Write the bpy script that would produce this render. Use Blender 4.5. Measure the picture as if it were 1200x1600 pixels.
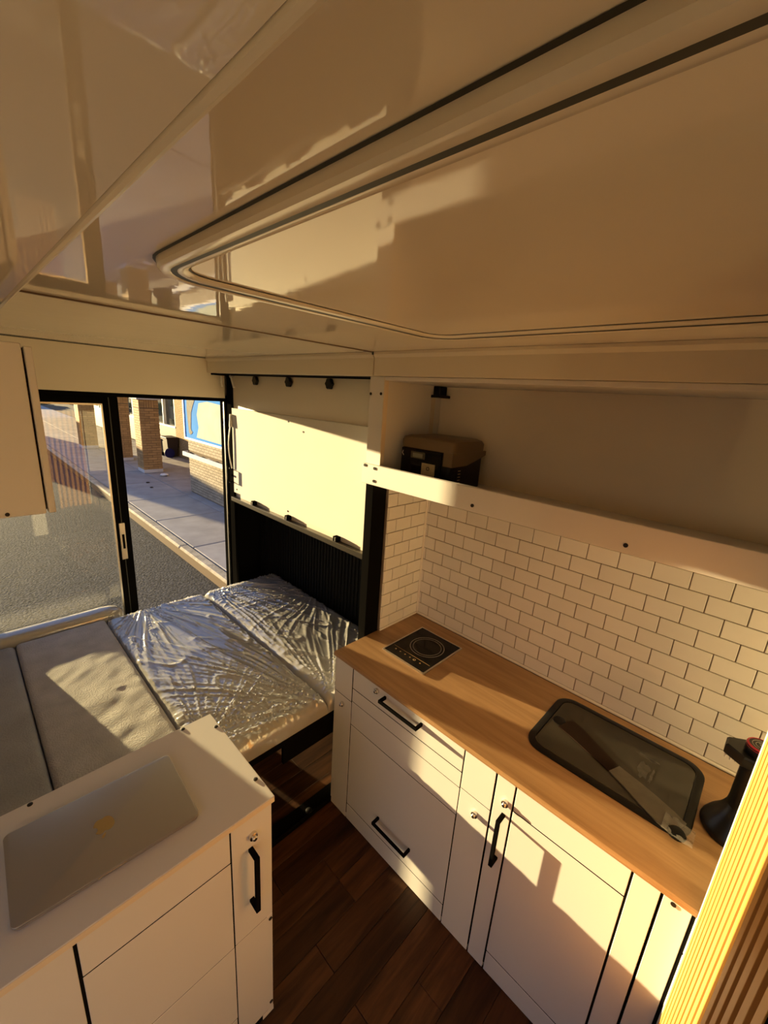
import bpy, bmesh, math, random
from mathutils import Vector, noise
random.seed(7)
for o in list(bpy.data.objects):
    bpy.data.objects.remove(o, do_unlink=True)
S = bpy.context.scene
COL = S.collection

# ---------------------------------------------------------------- camera
CAMZ = 1.775
RX = (0.71215712, 0.69897421, 0.06532458)
DN = (0.23124396, -0.14570612, -0.96192305)
FW = (-0.66284121, 0.70014626, -0.26539921)
cd = bpy.data.cameras.new('camera')
cam = bpy.data.objects.new('camera', cd)
COL.objects.link(cam)
from mathutils import Matrix
cam.matrix_world = Matrix(((RX[0], -DN[0], -FW[0], 0.0), (RX[1], -DN[1], -FW[1], 0.0),
                           (RX[2], -DN[2], -FW[2], CAMZ), (0, 0, 0, 1)))
cd.sensor_fit = 'VERTICAL'
cd.sensor_height = 36.0
cd.sensor_width = 27.0
cd.lens = 647.26 * 36.0 / 1600.0
cd.clip_start = 0.01
cd.clip_end = 300
S.camera = cam

# ---------------------------------------------------------------- sky and sun
world = bpy.data.worlds.new('sky')
S.world = world
world.use_nodes = True
wn = world.node_tree
wn.nodes.clear()
wo = wn.nodes.new('ShaderNodeOutputWorld')
bg = wn.nodes.new('ShaderNodeBackground')
tc = wn.nodes.new('ShaderNodeTexCoord')
sp = wn.nodes.new('ShaderNodeSeparateXYZ')
cr = wn.nodes.new('ShaderNodeValToRGB')
cr.color_ramp.elements[0].position = 0.0
cr.color_ramp.elements[0].color = (0.98, 0.72, 0.46, 1)
cr.color_ramp.elements[1].position = 0.55
cr.color_ramp.elements[1].color = (0.22, 0.40, 0.85, 1)
e = cr.color_ramp.elements.new(0.16)
e.color = (0.62, 0.66, 0.78, 1)
wn.links.new(tc.outputs['Generated'], sp.inputs[0])
wn.links.new(sp.outputs['Z'], cr.inputs[0])
wn.links.new(cr.outputs[0], bg.inputs[0])
bg.inputs[1].default_value = 1.0
wn.links.new(bg.outputs[0], wo.inputs[0])

SUN = Vector((4.6, 1.0, -0.345))
sd = bpy.data.lights.new('sun', 'SUN')
sd.energy = 24.0
sd.angle = math.radians(0.53)
sd.color = (1.0, 0.77, 0.39)
so = bpy.data.objects.new('sun', sd)
so.rotation_euler = SUN.to_track_quat('-Z', 'Y').to_euler()
so.location = (-6, -1.5, 3)
COL.objects.link(so)

S.view_settings.view_transform = 'Standard'
S.view_settings.look = 'None'
S.view_settings.gamma = 1.0
S.view_settings.use_curve_mapping = False
S.view_settings.exposure = 0.03

# ---------------------------------------------------------------- materials
def new_mat(name):
    m = bpy.data.materials.new(name)
    m.use_nodes = True
    nt = m.node_tree
    b = nt.nodes['Principled BSDF']
    return m, nt, b

def M(name, col, rough=0.5, metal=0.0, var=0.0, vscale=6.0, bump=0.0, bscale=60.0,
      stretch=(1, 1, 1), coat=0.0, spec=0.5, rnd=0.0, detail=3.0):
    m, nt, b = new_mat(name)
    b.inputs['Base Color'].default_value = (*col, 1)
    b.inputs['Roughness'].default_value = rough
    b.inputs['Metallic'].default_value = metal
    b.inputs['Coat Weight'].default_value = coat
    b.inputs['Specular IOR Level'].default_value = spec
    t = nt.nodes.new('ShaderNodeTexCoord')
    mp = nt.nodes.new('ShaderNodeMapping')
    mp.inputs['Scale'].default_value = stretch
    nt.links.new(t.outputs['Object'], mp.inputs[0])
    vec = mp.outputs[0]
    oi = None
    if rnd > 0:
        oi = nt.nodes.new('ShaderNodeObjectInfo')
        ad = nt.nodes.new('ShaderNodeVectorMath'); ad.operation = 'ADD'
        ml = nt.nodes.new('ShaderNodeMath'); ml.operation = 'MULTIPLY'; ml.inputs[1].default_value = 37.0
        nt.links.new(oi.outputs['Random'], ml.inputs[0])
        nt.links.new(vec, ad.inputs[0]); nt.links.new(ml.outputs[0], ad.inputs[1])
        vec = ad.outputs[0]
    if var > 0 or rnd > 0:
        n = nt.nodes.new('ShaderNodeTexNoise')
        n.inputs['Scale'].default_value = vscale
        n.inputs['Detail'].default_value = detail
        nt.links.new(vec, n.inputs['Vector'])
        mr = nt.nodes.new('ShaderNodeMapRange')
        mr.inputs[1].default_value = 0.3; mr.inputs[2].default_value = 0.7
        mr.inputs[3].default_value = 1 - var; mr.inputs[4].default_value = 1 + var
        nt.links.new(n.outputs['Fac'], mr.inputs[0])
        f = mr.outputs[0]
        if rnd > 0:
            r2 = nt.nodes.new('ShaderNodeMapRange')
            r2.inputs[3].default_value = 1 - rnd; r2.inputs[4].default_value = 1 + rnd
            nt.links.new(oi.outputs['Random'], r2.inputs[0])
            mm = nt.nodes.new('ShaderNodeMath'); mm.operation = 'MULTIPLY'
            nt.links.new(f, mm.inputs[0]); nt.links.new(r2.outputs[0], mm.inputs[1])
            f = mm.outputs[0]
        vm = nt.nodes.new('ShaderNodeVectorMath'); vm.operation = 'SCALE'
        vm.inputs[0].default_value = col
        nt.links.new(f, vm.inputs['Scale'])
        nt.links.new(vm.outputs[0], b.inputs['Base Color'])
    if bump > 0:
        n2 = nt.nodes.new('ShaderNodeTexNoise')
        n2.inputs['Scale'].default_value = bscale
        n2.inputs['Detail'].default_value = 4
        nt.links.new(vec, n2.inputs['Vector'])
        bp = nt.nodes.new('ShaderNodeBump')
        bp.inputs['Strength'].default_value = bump
        bp.inputs['Distance'].default_value = 0.01
        nt.links.new(n2.outputs['Fac'], bp.inputs['Height'])
        nt.links.new(bp.outputs[0], b.inputs['Normal'])
    return m

def wood(name, c1, c2, stretch, scale=6.0, rough=0.4, rnd=0.0, bump=0.05, coat=0.0, spec=0.5):
    m, nt, b = new_mat(name)
    t = nt.nodes.new('ShaderNodeTexCoord')
    mp = nt.nodes.new('ShaderNodeMapping'); mp.inputs['Scale'].default_value = stretch
    nt.links.new(t.outputs['Object'], mp.inputs[0])
    oi = nt.nodes.new('ShaderNodeObjectInfo')
    ml = nt.nodes.new('ShaderNodeMath'); ml.operation = 'MULTIPLY'; ml.inputs[1].default_value = 53.0
    nt.links.new(oi.outputs['Random'], ml.inputs[0])
    ad = nt.nodes.new('ShaderNodeVectorMath'); ad.operation = 'ADD'
    nt.links.new(mp.outputs[0], ad.inputs[0]); nt.links.new(ml.outputs[0], ad.inputs[1])
    n = nt.nodes.new('ShaderNodeTexNoise')
    n.inputs['Scale'].default_value = scale; n.inputs['Detail'].default_value = 8
    n.inputs['Roughness'].default_value = 0.62; n.inputs['Distortion'].default_value = 0.6
    nt.links.new(ad.outputs[0], n.inputs['Vector'])
    c = nt.nodes.new('ShaderNodeValToRGB')
    c.color_ramp.elements[0].position = 0.30; c.color_ramp.elements[0].color = (*c1, 1)
    c.color_ramp.elements[1].position = 0.68; c.color_ramp.elements[1].color = (*c2, 1)
    nt.links.new(n.outputs['Fac'], c.inputs[0])
    out = c.outputs[0]
    if rnd > 0:
        r2 = nt.nodes.new('ShaderNodeMapRange')
        r2.inputs[3].default_value = 1 - rnd; r2.inputs[4].default_value = 1 + rnd
        nt.links.new(oi.outputs['Random'], r2.inputs[0])
        vm = nt.nodes.new('ShaderNodeVectorMath'); vm.operation = 'SCALE'
        nt.links.new(out, vm.inputs[0]); nt.links.new(r2.outputs[0], vm.inputs['Scale'])
        out = vm.outputs[0]
    nt.links.new(out, b.inputs['Base Color'])
    b.inputs['Specular IOR Level'].default_value = spec
    b.inputs['Roughness'].default_value = rough
    b.inputs['Coat Weight'].default_value = coat
    bp = nt.nodes.new('ShaderNodeBump'); bp.inputs['Strength'].default_value = bump
    bp.inputs['Distance'].default_value = 0.004
    nt.links.new(n.outputs['Fac'], bp.inputs['Height']); nt.links.new(bp.outputs[0], b.inputs['Normal'])
    return m

def film_mat(name, refl=0.10, rough=0.06, haze=0.04, tint=(0.97, 0.97, 0.97), dust=(0.8, 0.78, 0.72), bump=0.0):
    """thin clear sheet: mostly see-through, mirror-like at its fresnel, slightly hazy"""
    m = bpy.data.materials.new(name); m.use_nodes = True
    nt = m.node_tree; nt.nodes.clear()
    o = nt.nodes.new('ShaderNodeOutputMaterial')
    tr = nt.nodes.new('ShaderNodeBsdfTransparent'); tr.inputs[0].default_value = (*tint, 1)
    gl = nt.nodes.new('ShaderNodeBsdfGlossy'); gl.inputs['Roughness'].default_value = rough
    df = nt.nodes.new('ShaderNodeBsdfDiffuse'); df.inputs[0].default_value = (*dust, 1)
    lw = nt.nodes.new('ShaderNodeFresnel'); lw.inputs['IOR'].default_value = 1.5
    mu = nt.nodes.new('ShaderNodeMath'); mu.operation = 'ADD'; mu.use_clamp = True
    mu.inputs[1].default_value = refl
    nt.links.new(lw.outputs[0], mu.inputs[0])
    m1 = nt.nodes.new('ShaderNodeMixShader'); m1.inputs[0].default_value = haze
    m2 = nt.nodes.new('ShaderNodeMixShader')
    nt.links.new(tr.outputs[0], m1.inputs[1]); nt.links.new(df.outputs[0], m1.inputs[2])
    nt.links.new(mu.outputs[0], m2.inputs[0])
    nt.links.new(m1.outputs[0], m2.inputs[1]); nt.links.new(gl.outputs[0], m2.inputs[2])
    nt.links.new(m2.outputs[0], o.inputs[0])
    if bump > 0:
        t = nt.nodes.new('ShaderNodeTexCoord')
        n = nt.nodes.new('ShaderNodeTexNoise'); n.inputs['Scale'].default_value = 55; n.inputs['Detail'].default_value = 3
        nt.links.new(t.outputs['Object'], n.inputs['Vector'])
        bp = nt.nodes.new('ShaderNodeBump'); bp.inputs['Strength'].default_value = bump; bp.inputs['Distance'].default_value = 0.006
        nt.links.new(n.outputs['Fac'], bp.inputs['Height'])
        nt.links.new(bp.outputs[0], gl.inputs['Normal'])
    return m

def brick_tex(name, c1, c2, mortar, bw, bh):
    m, nt, b = new_mat(name)
    t = nt.nodes.new('ShaderNodeTexCoord')
    sx = nt.nodes.new('ShaderNodeSeparateXYZ'); cx = nt.nodes.new('ShaderNodeCombineXYZ')
    nt.links.new(t.outputs['Object'], sx.inputs[0])
    nt.links.new(sx.outputs['X'], cx.inputs[0]); nt.links.new(sx.outputs['Z'], cx.inputs[1])
    k = nt.nodes.new('ShaderNodeTexBrick')
    k.inputs['Color1'].default_value = (*c1, 1); k.inputs['Color2'].default_value = (*c2, 1)
    k.inputs['Mortar'].default_value = (*mortar, 1); k.inputs['Scale'].default_value = 1
    k.inputs['Brick Width'].default_value = bw; k.inputs['Row Height'].default_value = bh
    k.inputs['Mortar Size'].default_value = 0.006
    nt.links.new(cx.outputs[0], k.inputs['Vector'])
    nt.links.new(k.outputs['Color'], b.inputs['Base Color'])
    b.inputs['Roughness'].default_value = 0.9
    b.inputs['Specular IOR Level'].default_value = 0.08
    return m

mWhite = M('white_laminate', (0.72, 0.69, 0.655), 0.38, var=0.015, vscale=3, bump=0.015, bscale=220)
mEdge = M('warm_white_edge_band', (0.74, 0.62, 0.46), 0.45)
mCream = M('cream_panel', (0.74, 0.67, 0.54), 0.42, var=0.02, vscale=2)
mShelfBack = M('pale_shelf_back', (0.86, 0.76, 0.62), 0.45, var=0.02, vscale=2)
mBoard = M('white_board', (0.70, 0.67, 0.60), 0.8, spec=0.08, var=0.02, vscale=4, bump=0.01, bscale=150)
mCeil = M('glossy_ceiling_panel', (0.76, 0.69, 0.58), 0.025, var=0.01, vscale=1.5, bump=0.022, bscale=11, spec=0.8)
mHatch = M('hatch_panel', (0.78, 0.70, 0.58), 0.05, var=0.01, vscale=1.5, bump=0.015, bscale=12, spec=0.6)
mCeilTrim = M('ceiling_trim', (0.74, 0.68, 0.58), 0.18)
mTile = M('white_tile', (0.74, 0.71, 0.675), 0.16, rnd=0.04, var=0.015, vscale=14, bump=0.05, bscale=9, stretch=(1, 1, 2))
mGrout = M('brown_grout', (0.20, 0.15, 0.11), 0.9, var=0.1, vscale=40)
mCaulk = M('white_caulk', (0.75, 0.70, 0.64), 0.5)
mCounter = wood('oak_worktop', (0.25, 0.130, 0.052), (0.44, 0.262, 0.122), (0.35, 5.0, 5.0), 5.0, 0.36, bump=0.03)
mPlank = wood('dark_floor_plank', (0.020, 0.0085, 0.0035), (0.095, 0.040, 0.015), (6.0, 0.55, 6.0), 6.0, 0.42, rnd=0.38, bump=0.04, spec=0.2)
mDarkPanel = M('tan_panel', (0.74, 0.60, 0.44), 0.6)
mGap = M('cabinet_gap', (0.004, 0.0035, 0.003), 0.9, spec=0.1)
mSub = M('floor_joint', (0.012, 0.007, 0.005), 0.9)
mSlat = wood('pine_slat', (0.58, 0.26, 0.055), (0.70, 0.35, 0.085), (6, 6, 0.5), 4.0, 0.5, rnd=0.06, bump=0.02)
mSlatBack = M('slat_backing', (0.17, 0.065, 0.012), 0.8)
mBlack = M('black_powder_coat', (0.006, 0.0055, 0.005), 0.6, spec=0.0)
mBlackWall = M('black_ribbed_panel', (0.004, 0.0035, 0.003), 0.6, spec=0.15)
mBlackPl = M('black_plastic', (0.006, 0.0055, 0.005), 0.32, spec=0.22)
mBlackGloss = M('black_gloss', (0.004, 0.004, 0.004), 0.10, spec=0.18)
mGasketShade = M('dark_gasket_and_shade', (0.03, 0.032, 0.026), 0.5)  # also paints the shadow line around the roof hatch
mSeam = M('shaded_seam_strip', (0.16, 0.11, 0.07), 0.4)
mAlu = M('aluminium', (0.62, 0.58, 0.52), 0.32, metal=1.0)
mChrome = M('brushed_nickel', (0.70, 0.66, 0.60), 0.22, metal=1.0)
mScrew = M('dark_screw_cap', (0.03, 0.027, 0.025), 0.35, metal=0.6)
mLaptop = M('silver_aluminium_lid', (0.37, 0.35, 0.33), 0.45, metal=0.55, bump=0.01, bscale=500)
mLogo = M('mirror_logo', (0.60, 0.46, 0.26), 0.12, metal=1.0)
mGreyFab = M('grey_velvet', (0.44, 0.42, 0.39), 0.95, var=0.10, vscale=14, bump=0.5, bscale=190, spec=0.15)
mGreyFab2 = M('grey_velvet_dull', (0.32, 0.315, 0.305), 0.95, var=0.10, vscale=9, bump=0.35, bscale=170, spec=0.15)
mFilm = film_mat('clear_wrap', 0.13, 0.085, 0.38, (0.95, 0.95, 0.95), (0.88, 0.86, 0.82), bump=0.25)
mGlass = film_mat('dusty_window_glass', 0.012, 0.0, 0.012, (0.93, 0.94, 0.92), (0.75, 0.70, 0.58))
mSinkGlass = M('smoked_sink_lid', (0.036, 0.031, 0.021), 0.06, spec=0.5, var=0.15, vscale=7)
mSmear = M('dried_smear', (0.045, 0.038, 0.027), 0.4, var=0.6, vscale=60)
mTapBar = M('brown_black_bar', (0.014, 0.007, 0.004), 0.45, spec=0.08)
mTapFilm = M('film_covered_bar', (0.10, 0.088, 0.068), 0.3, var=0.15, vscale=30, bump=0.15, bscale=60)
mTapWrap = film_mat('crumpled_wrap', 0.12, 0.12, 0.10, bump=0.5)
mRed = M('red_ring', (0.55, 0.02, 0.05), 0.3)
mWhitePl = M('white_plastic', (0.80, 0.78, 0.74), 0.4)
mOlive = M('bronze_shell', (0.16, 0.105, 0.055), 0.42, var=0.05, vscale=10)
mScreen = M('grey_display', (0.22, 0.22, 0.17), 0.15)
mSticker = M('tan_sticker', (0.42, 0.34, 0.20), 0.7, var=0.12, vscale=120)
mHobLine = M('hob_print', (0.33, 0.30, 0.26), 0.4)
mAmber = M('hob_symbol_print', (0.42, 0.27, 0.10), 0.4)
mBarWood = M('beige_bed_rail', (0.60, 0.45, 0.30), 0.5)
# outside
mAsphalt = M('asphalt', (0.055, 0.052, 0.052), 0.9, var=0.75, vscale=45, bump=0.8, bscale=40, detail=6, spec=0.08)
mConc = M('concrete', (0.36, 0.33, 0.31), 0.85, var=0.14, vscale=3, bump=0.15, bscale=60, rnd=0.05, detail=6, spec=0.08)
mKerb = M('kerb_concrete', (0.42, 0.36, 0.27), 0.85, var=0.25, vscale=8, bump=0.3, bscale=30, spec=0.08)
mBrick = M('yellow_brick', (0.42, 0.26, 0.115), 0.8, var=0.08, vscale=8, rnd=0.16, spec=0.08)
mBrickPale = M('cream_brick', (0.36, 0.30, 0.22), 0.8, var=0.08, vscale=8, rnd=0.14, spec=0.08)
mMortar = M('mortar', (0.16, 0.115, 0.075), 0.95, spec=0.08)
mStone = M('pale_stone_ledge', (0.58, 0.56, 0.55), 0.7, var=0.08, vscale=6, spec=0.08)
mBrickFar = brick_tex('far_brick', (0.46, 0.33, 0.17), (0.40, 0.27, 0.13), (0.17, 0.12, 0.08), 0.165, 0.055)
mShopGlass = M('dark_shop_glass', (0.02, 0.025, 0.025), 0.05)
mShopDark = M('dark_bulkhead', (0.05, 0.035, 0.028), 0.6, spec=0.08)
mBlue = M('poster_blue', (0.02, 0.25, 0.72), 0.9, var=0.10, vscale=3, spec=0.08)
mPosterPale = M('poster_pale', (0.50, 0.55, 0.45), 0.9, var=0.10, vscale=2.5, spec=0.08)
mPosterArm = M('poster_arm', (0.25, 0.235, 0.19), 0.9, var=0.15, vscale=12, spec=0.08)
mWhitePaint = M('white_paint', (0.78, 0.76, 0.72), 0.5, spec=0.08)
mBinTan = M('tan_bin', (0.33, 0.29, 0.20), 0.7, spec=0.08)
mBinBlue = M('blue_lid', (0.02, 0.02, 0.10), 0.6, spec=0.08)
mLeaf = M('hedge_leaf', (0.09, 0.13, 0.04), 0.9, var=0.5, vscale=3)
mFarWall = M('distant_wall', (0.45, 0.36, 0.26), 0.9, var=0.1, vscale=1)

# ---------------------------------------------------------------- mesh helpers
ORG = {}

class G:
    def __init__(s): s.v = []; s.f = []
    def add(s, v, f):
        n = len(s.v); s.v += [tuple(p) for p in v]; s.f += [tuple(i + n for i in q) for q in f]; return s
    def box(s, x0, x1, y0, y1, z0, z1, bev=0.0, seg=1):
        x0, x1 = min(x0, x1), max(x0, x1); y0, y1 = min(y0, y1), max(y0, y1); z0, z1 = min(z0, z1), max(z0, z1)
        if bev <= 0:
            v = [(x, y, z) for z in (z0, z1) for y in (y0, y1) for x in (x0, x1)]
            return s.add(v, [(0, 2, 3, 1), (4, 5, 7, 6), (0, 1, 5, 4), (2, 6, 7, 3), (0, 4, 6, 2), (1, 3, 7, 5)])
        bm = bmesh.new(); bmesh.ops.create_cube(bm, size=1)
        for w in bm.verts:
            w.co = ((x0 + x1) / 2 + w.co.x * (x1 - x0), (y0 + y1) / 2 + w.co.y * (y1 - y0), (z0 + z1) / 2 + w.co.z * (z1 - z0))
        bmesh.ops.bevel(bm, geom=list(bm.edges), offset=min(bev, .45 * min(x1 - x0, y1 - y0, z1 - z0)), segments=seg, profile=0.5, affect='EDGES')
        bm.verts.index_update()
        v = [tuple(w.co) for w in bm.verts]; f = [tuple(w.index for w in q.verts) for q in bm.faces]
        bm.free(); return s.add(v, f)
    def tube(s, path, r, n=8, closed=False, cap=True):
        path = [Vector(p) for p in path]; rings = []
        m = len(path)
        rr = r if isinstance(r, (list, tuple)) else [r] * m
        prev = None
        for i, p in enumerate(path):
            a = path[i - 1] if (i > 0 or closed) else p
            b = path[(i + 1) % m] if (i < m - 1 or closed) else p
            t = (b - a).normalized()
            if prev is None:
                u = t.cross(Vector((0, 0, 1)))
                if u.length < 1e-3: u = t.cross(Vector((1, 0, 0)))
            else:
                u = prev - t * prev.dot(t)
            u.normalize(); prev = u; w = t.cross(u)
            rings.append([p + (u * math.cos(2 * math.pi * k / n) + w * math.sin(2 * math.pi * k / n)) * rr[i] for k in range(n)])
        v = [q for rg in rings for q in rg]; f = []
        for i in range(m if closed else m - 1):
            for k in range(n):
                a = i * n + k; b = i * n + (k + 1) % n; c = ((i + 1) % m) * n + (k + 1) % n; d = ((i + 1) % m) * n + k
                f.append((a, b, c, d))
        if cap and not closed:
            f.append(tuple(range(n))[::-1]); f.append(tuple((m - 1) * n + k for k in range(n)))
        return s.add(v, f)
    def lathe(s, prof, c, n=32):
        v = []; f = []
        for r, z in prof:
            for k in range(n):
                a = 2 * math.pi * k / n; v.append((c[0] + r * math.cos(a), c[1] + r * math.sin(a), c[2] + z))
        m = len(prof)
        for i in range(m - 1):
            for k in range(n):
                f.append((i * n + k, i * n + (k + 1) % n, (i + 1) * n + (k + 1) % n, (i + 1) * n + k))
        f.append(tuple(range(n))[::-1]); f.append(tuple((m - 1) * n + k for k in range(n)))
        return s.add(v, f)
    def loops(s, lps, cap0=True, cap1=True, closed=False):
        n = len(lps[0]); v = [p for l in lps for p in l]; f = []
        m = len(lps)
        for i in range(m if closed else m - 1):
            j = (i + 1) % m
            for k in range(n):
                f.append((i * n + k, i * n + (k + 1) % n, j * n + (k + 1) % n, j * n + k))
        if not closed:
            if cap0: f.append(tuple(range(n))[::-1])
            if cap1: f.append(tuple((m - 1) * n + k for k in range(n)))
        return s.add(v, f)
    def prism(s, pts, a, b, axis):
        """polygon pts in the plane normal to axis, extruded from a to b"""
        def q(p, t):
            return (t, p[0], p[1]) if axis == 'x' else ((p[0], t, p[1]) if axis == 'y' else (p[0], p[1], t))
        return s.loops([[q(p, a) for p in pts], [q(p, b) for p in pts]])
    def grid(s, rows):
        n = len(rows[0]); v = [p for r in rows for p in r]
        f = [(i * n + k, i * n + k + 1, (i + 1) * n + k + 1, (i + 1) * n + k) for i in range(len(rows) - 1) for k in range(n - 1)]
        return s.add(v, f)

def rr(x0, x1, y0, y1, r, z, n=6):
    out = []
    for cx, cy, a0 in ((x1 - r, y1 - r, 0), (x0 + r, y1 - r, 90), (x0 + r, y0 + r, 180), (x1 - r, y0 + r, 270)):
        for k in range(n + 1):
            a = math.radians(a0 + 90 * k / n); out.append((cx + r * math.cos(a), cy + r * math.sin(a), z))
    return out

def mk(name, g, mat, parent=None, smooth=False, origin=None):
    xs = [p[0] for p in g.v]; ys = [p[1] for p in g.v]; zs = [p[2] for p in g.v]
    o = Vector(origin) if origin else Vector(((min(xs) + max(xs)) / 2, (min(ys) + max(ys)) / 2, min(zs)))
    me = bpy.data.meshes.new(name)
    me.from_pydata([(p[0] - o.x, p[1] - o.y, p[2] - o.z) for p in g.v], [], g.f)
    bm = bmesh.new(); bm.from_mesh(me); bmesh.ops.recalc_face_normals(bm, faces=bm.faces); bm.to_mesh(me); bm.free()
    me.materials.append(mat)
    if smooth:
        for p in me.polygons: p.use_smooth = True
        try: me.set_sharp_from_angle(angle=math.radians(38))
        except Exception: pass
    ob = bpy.data.objects.new(name, me); COL.objects.link(ob)
    ORG[ob.name] = o
    if parent:
        ob.parent = parent; ob.location = o - ORG[parent.name]
    else:
        ob.location = o
    return ob

def like(src, parent, loc):
    """another piece sharing src's mesh, at world position loc"""
    c = src.copy(); COL.objects.link(c); ORG[c.name] = Vector(loc)
    c.parent = parent
    c.location = Vector(loc) - (ORG[parent.name] if parent else Vector((0, 0, 0)))
    return c

def tag(o, label, cat=None, group=None, kind=None):
    if label: o['label'] = label
    if cat: o['category'] = cat
    if group: o['group'] = group
    if kind: o['kind'] = kind
    return o

def thing(name, label, cat, loc, group=None):
    o = bpy.data.objects.new(name, None); COL.objects.link(o)
    o.empty_display_size = 0.05; o.location = loc; ORG[o.name] = Vector(loc)
    return tag(o, label, cat, group)

def B(name, x0, x1, y0, y1, z0, z1, mat, parent=None, bev=0.0, seg=1, smooth=False):
    return mk(name, G().box(x0, x1, y0, y1, z0, z1, bev, seg), mat, parent, smooth)

def structure(o, label):
    return tag(o, label, None, None, 'structure')

# ================================================================ ROOM SHELL
XW = -2.58           # window plane
XV = -2.50           # face of the valance over the window
YK = 1.461           # kitchen wall face
ZC = 1.928           # ceiling
ZL = 1.86            # lower ceiling over the left side
XS = -1.117          # left end of the kitchen

# floor with planks
fl = structure(B('floor', -2.6, 0.82, -0.80, 1.50, -0.06, -0.006, mSub), 'dark brown plank floor between the cabinets')
pw = 0.098
gp = G().box(-pw / 2 + .0006, pw / 2 - .0006, -0.349, 0.349, -0.0058, 0.0, 0.0008)
plank0 = None
i = 0
x = -2.02
while x < 0.80:
    y = -0.80 - random.choice((0.0, 0.17, 0.35, 0.52))
    while y < 1.46:
        y0 = max(y, -0.80); y1 = min(y + 0.7, 1.46)
        if y1 - y0 > 0.06:
            if y1 - y0 > 0.699:
                c = (x + pw / 2, (y0 + y1) / 2, 0.0)
                if plank0 is None:
                    plank0 = mk('plank', G().add([(p[0] + c[0], p[1] + c[1], p[2]) for p in gp.v], gp.f), mPlank, fl, origin=c)
                else:
                    like(plank0, fl, c)
            else:
                mk('plank', G().box(x + .0006, x + pw - .0006, y0, y1 - .001, -0.0058, 0.0, 0.0008), mPlank, fl)
        y += 0.7
    x += pw

# ceiling
structure(B('ceiling', -1.122, 0.82, 0.0735, 1.12, ZC, ZC + 0.05, mCeil), 'glossy beige ceiling panel around the roof hatch')
structure(B('ceiling', -2.56, -1.126, 0.0735, 1.12, ZC, ZC + 0.05, mCeil), 'glossy beige ceiling panel above the bed, beyond the cross seam')
structure(B('ceiling', -2.7, 0.86, -0.85, 1.56, ZC + 0.05, ZC + 0.09, mCream), 'outer roof skin above the ceiling panels')
structure(B('ceiling', -2.56, 0.82, -0.80, 0.070, ZL, ZC + 0.05, mCeil, bev=0.003), 'lower glossy ceiling panel at upper left with rippled reflections')
g = G().tube([(-2.5, 0.0705, ZL + .0015), (0.82, 0.0705, ZL + .0015)], 0.0028, 8)
structure(mk('trim_1', g, mCeilTrim, smooth=True), 'thin pale edge strip along the step in the ceiling')
# cream seam trim; its brown holds shade and the dark joint line
structure(B('trim_2', -1.1280, -1.1200, 0.0735, 1.071, ZC - 0.0032, ZC + 0.03, mSeam), 'dark seam across the ceiling, shade on the trim put into its brown')

# fascia beams over the bed wall and over the kitchen
def fascia(x0, x1, nm, label):
    g = G().prism([(1.080, 1.848), (1.12, 1.848), (1.12, ZC - .0006), (1.072, ZC - .0006), (1.072, 1.919), (1.080, 1.908)], x0, x1, 'x')
    return structure(mk(nm, g, mCream), label)
fascia(-2.497, -1.1235, 'trim_3', 'cream fascia strip over the wall beside the bed')
fascia(-1.1175, 0.35, 'trim_4', 'cream fascia strip above the kitchen shelf')
g = G().tube([(-1.1205, 1.074, 1.918), (-1.1205, 1.074, 1.932)], 0.005, 10)
structure(mk('trim_5', g, mGasketShade, smooth=True), 'small dark stud where the fascia strips meet')

# end wall around the window

structure(B('wall_end', -2.66, XW, -0.84, -0.085, -0.06, 2.0, mCream), 'end wall left of the window')
structure(B('wall_end', -2.66, XW, 1.245, 1.56, -0.06, 2.0, mBlackWall), 'end wall right of the window')
structure(B('wall_end', -2.66, XW, -0.085, 1.245, 1.722, 2.0, mCream), 'end wall above the window')
structure(B('trim_6', XV - .018, XV, -0.80, 1.181, 1.709, ZC - .0006, mCream, bev=.001), 'wide cream valance board above the window')
structure(B('trim_7', XV - .001, XV + .0012, -0.80, 1.071, ZC - .0035, ZC - .0012, mGasketShade), 'dark joint line on top of the valance')

# side wall (right), kitchen wall with tiles
structure(B('wall_right', -2.62, XS - .012, 1.462, 1.53, -0.06, 1.98, mBlackWall), 'black side wall behind the bed')
wk = structure(B('wall_right', XS - .012, 0.42, YK, 1.53, -0.06, 1.98, mGrout), 'kitchen wall covered in white brick tiles')
TP, TR, GR = 0.0979, 0.0564, 0.0027
def wall_tiles(parent, a0, a1, z0, z1, joint, zline, mode):
    proto = None
    k = -14
    while True:
        zb = zline + k * TR; zt = zb + TR
        k += 1
        if zb > z1: break
        if zt <= z0 + .004: continue
        off = joint + (0 if (k % 2 == 0) else TP / 2)
        n0 = math.floor((a0 - off) / TP)
        a = off + n0 * TP
        while a < a1:
            b0, b1 = max(a, a0), min(a + TP, a1); c0, c1 = max(zb, z0), min(zt, z1)
            if b1 - b0 > .006 and c1 - c0 > .004:
                p = (b0 + GR / 2, b1 - GR / 2, c0 + GR / 2, c1 - GR / 2)
                full = (b1 - b0 > TP - 1e-6) and (c1 - c0 > TR - 1e-6)
                if mode == 'y': args = (p[0], p[1], YK - .0040, YK + .002, p[2], p[3])
                else: args = (XS - .002, XS + .0040, p[0], p[1], p[2], p[3])
                if full and proto is not None:
                    ctr = ((args[0] + args[1]) / 2, (args[2] + args[3]) / 2, args[4])
                    like(proto, parent, ctr)
                else:
                    o = mk('tile', G().box(*args, 0.0012), mTile, parent)
                    if full: proto = o
            a += TP
wall_tiles(wk, XS + .004, 0.36, 0.785, 1.462, -1.097, 1.343, 'y')
wr = structure(B('wall_right', XS - .010, XS, 1.197, YK, 0.776, 1.46, mGrout), 'narrow tiled return wall at the end of the worktop')
wall_tiles(wr, 1.199, YK - .005, 0.785, 1.455, 1.207, 1.343, 'x')
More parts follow.
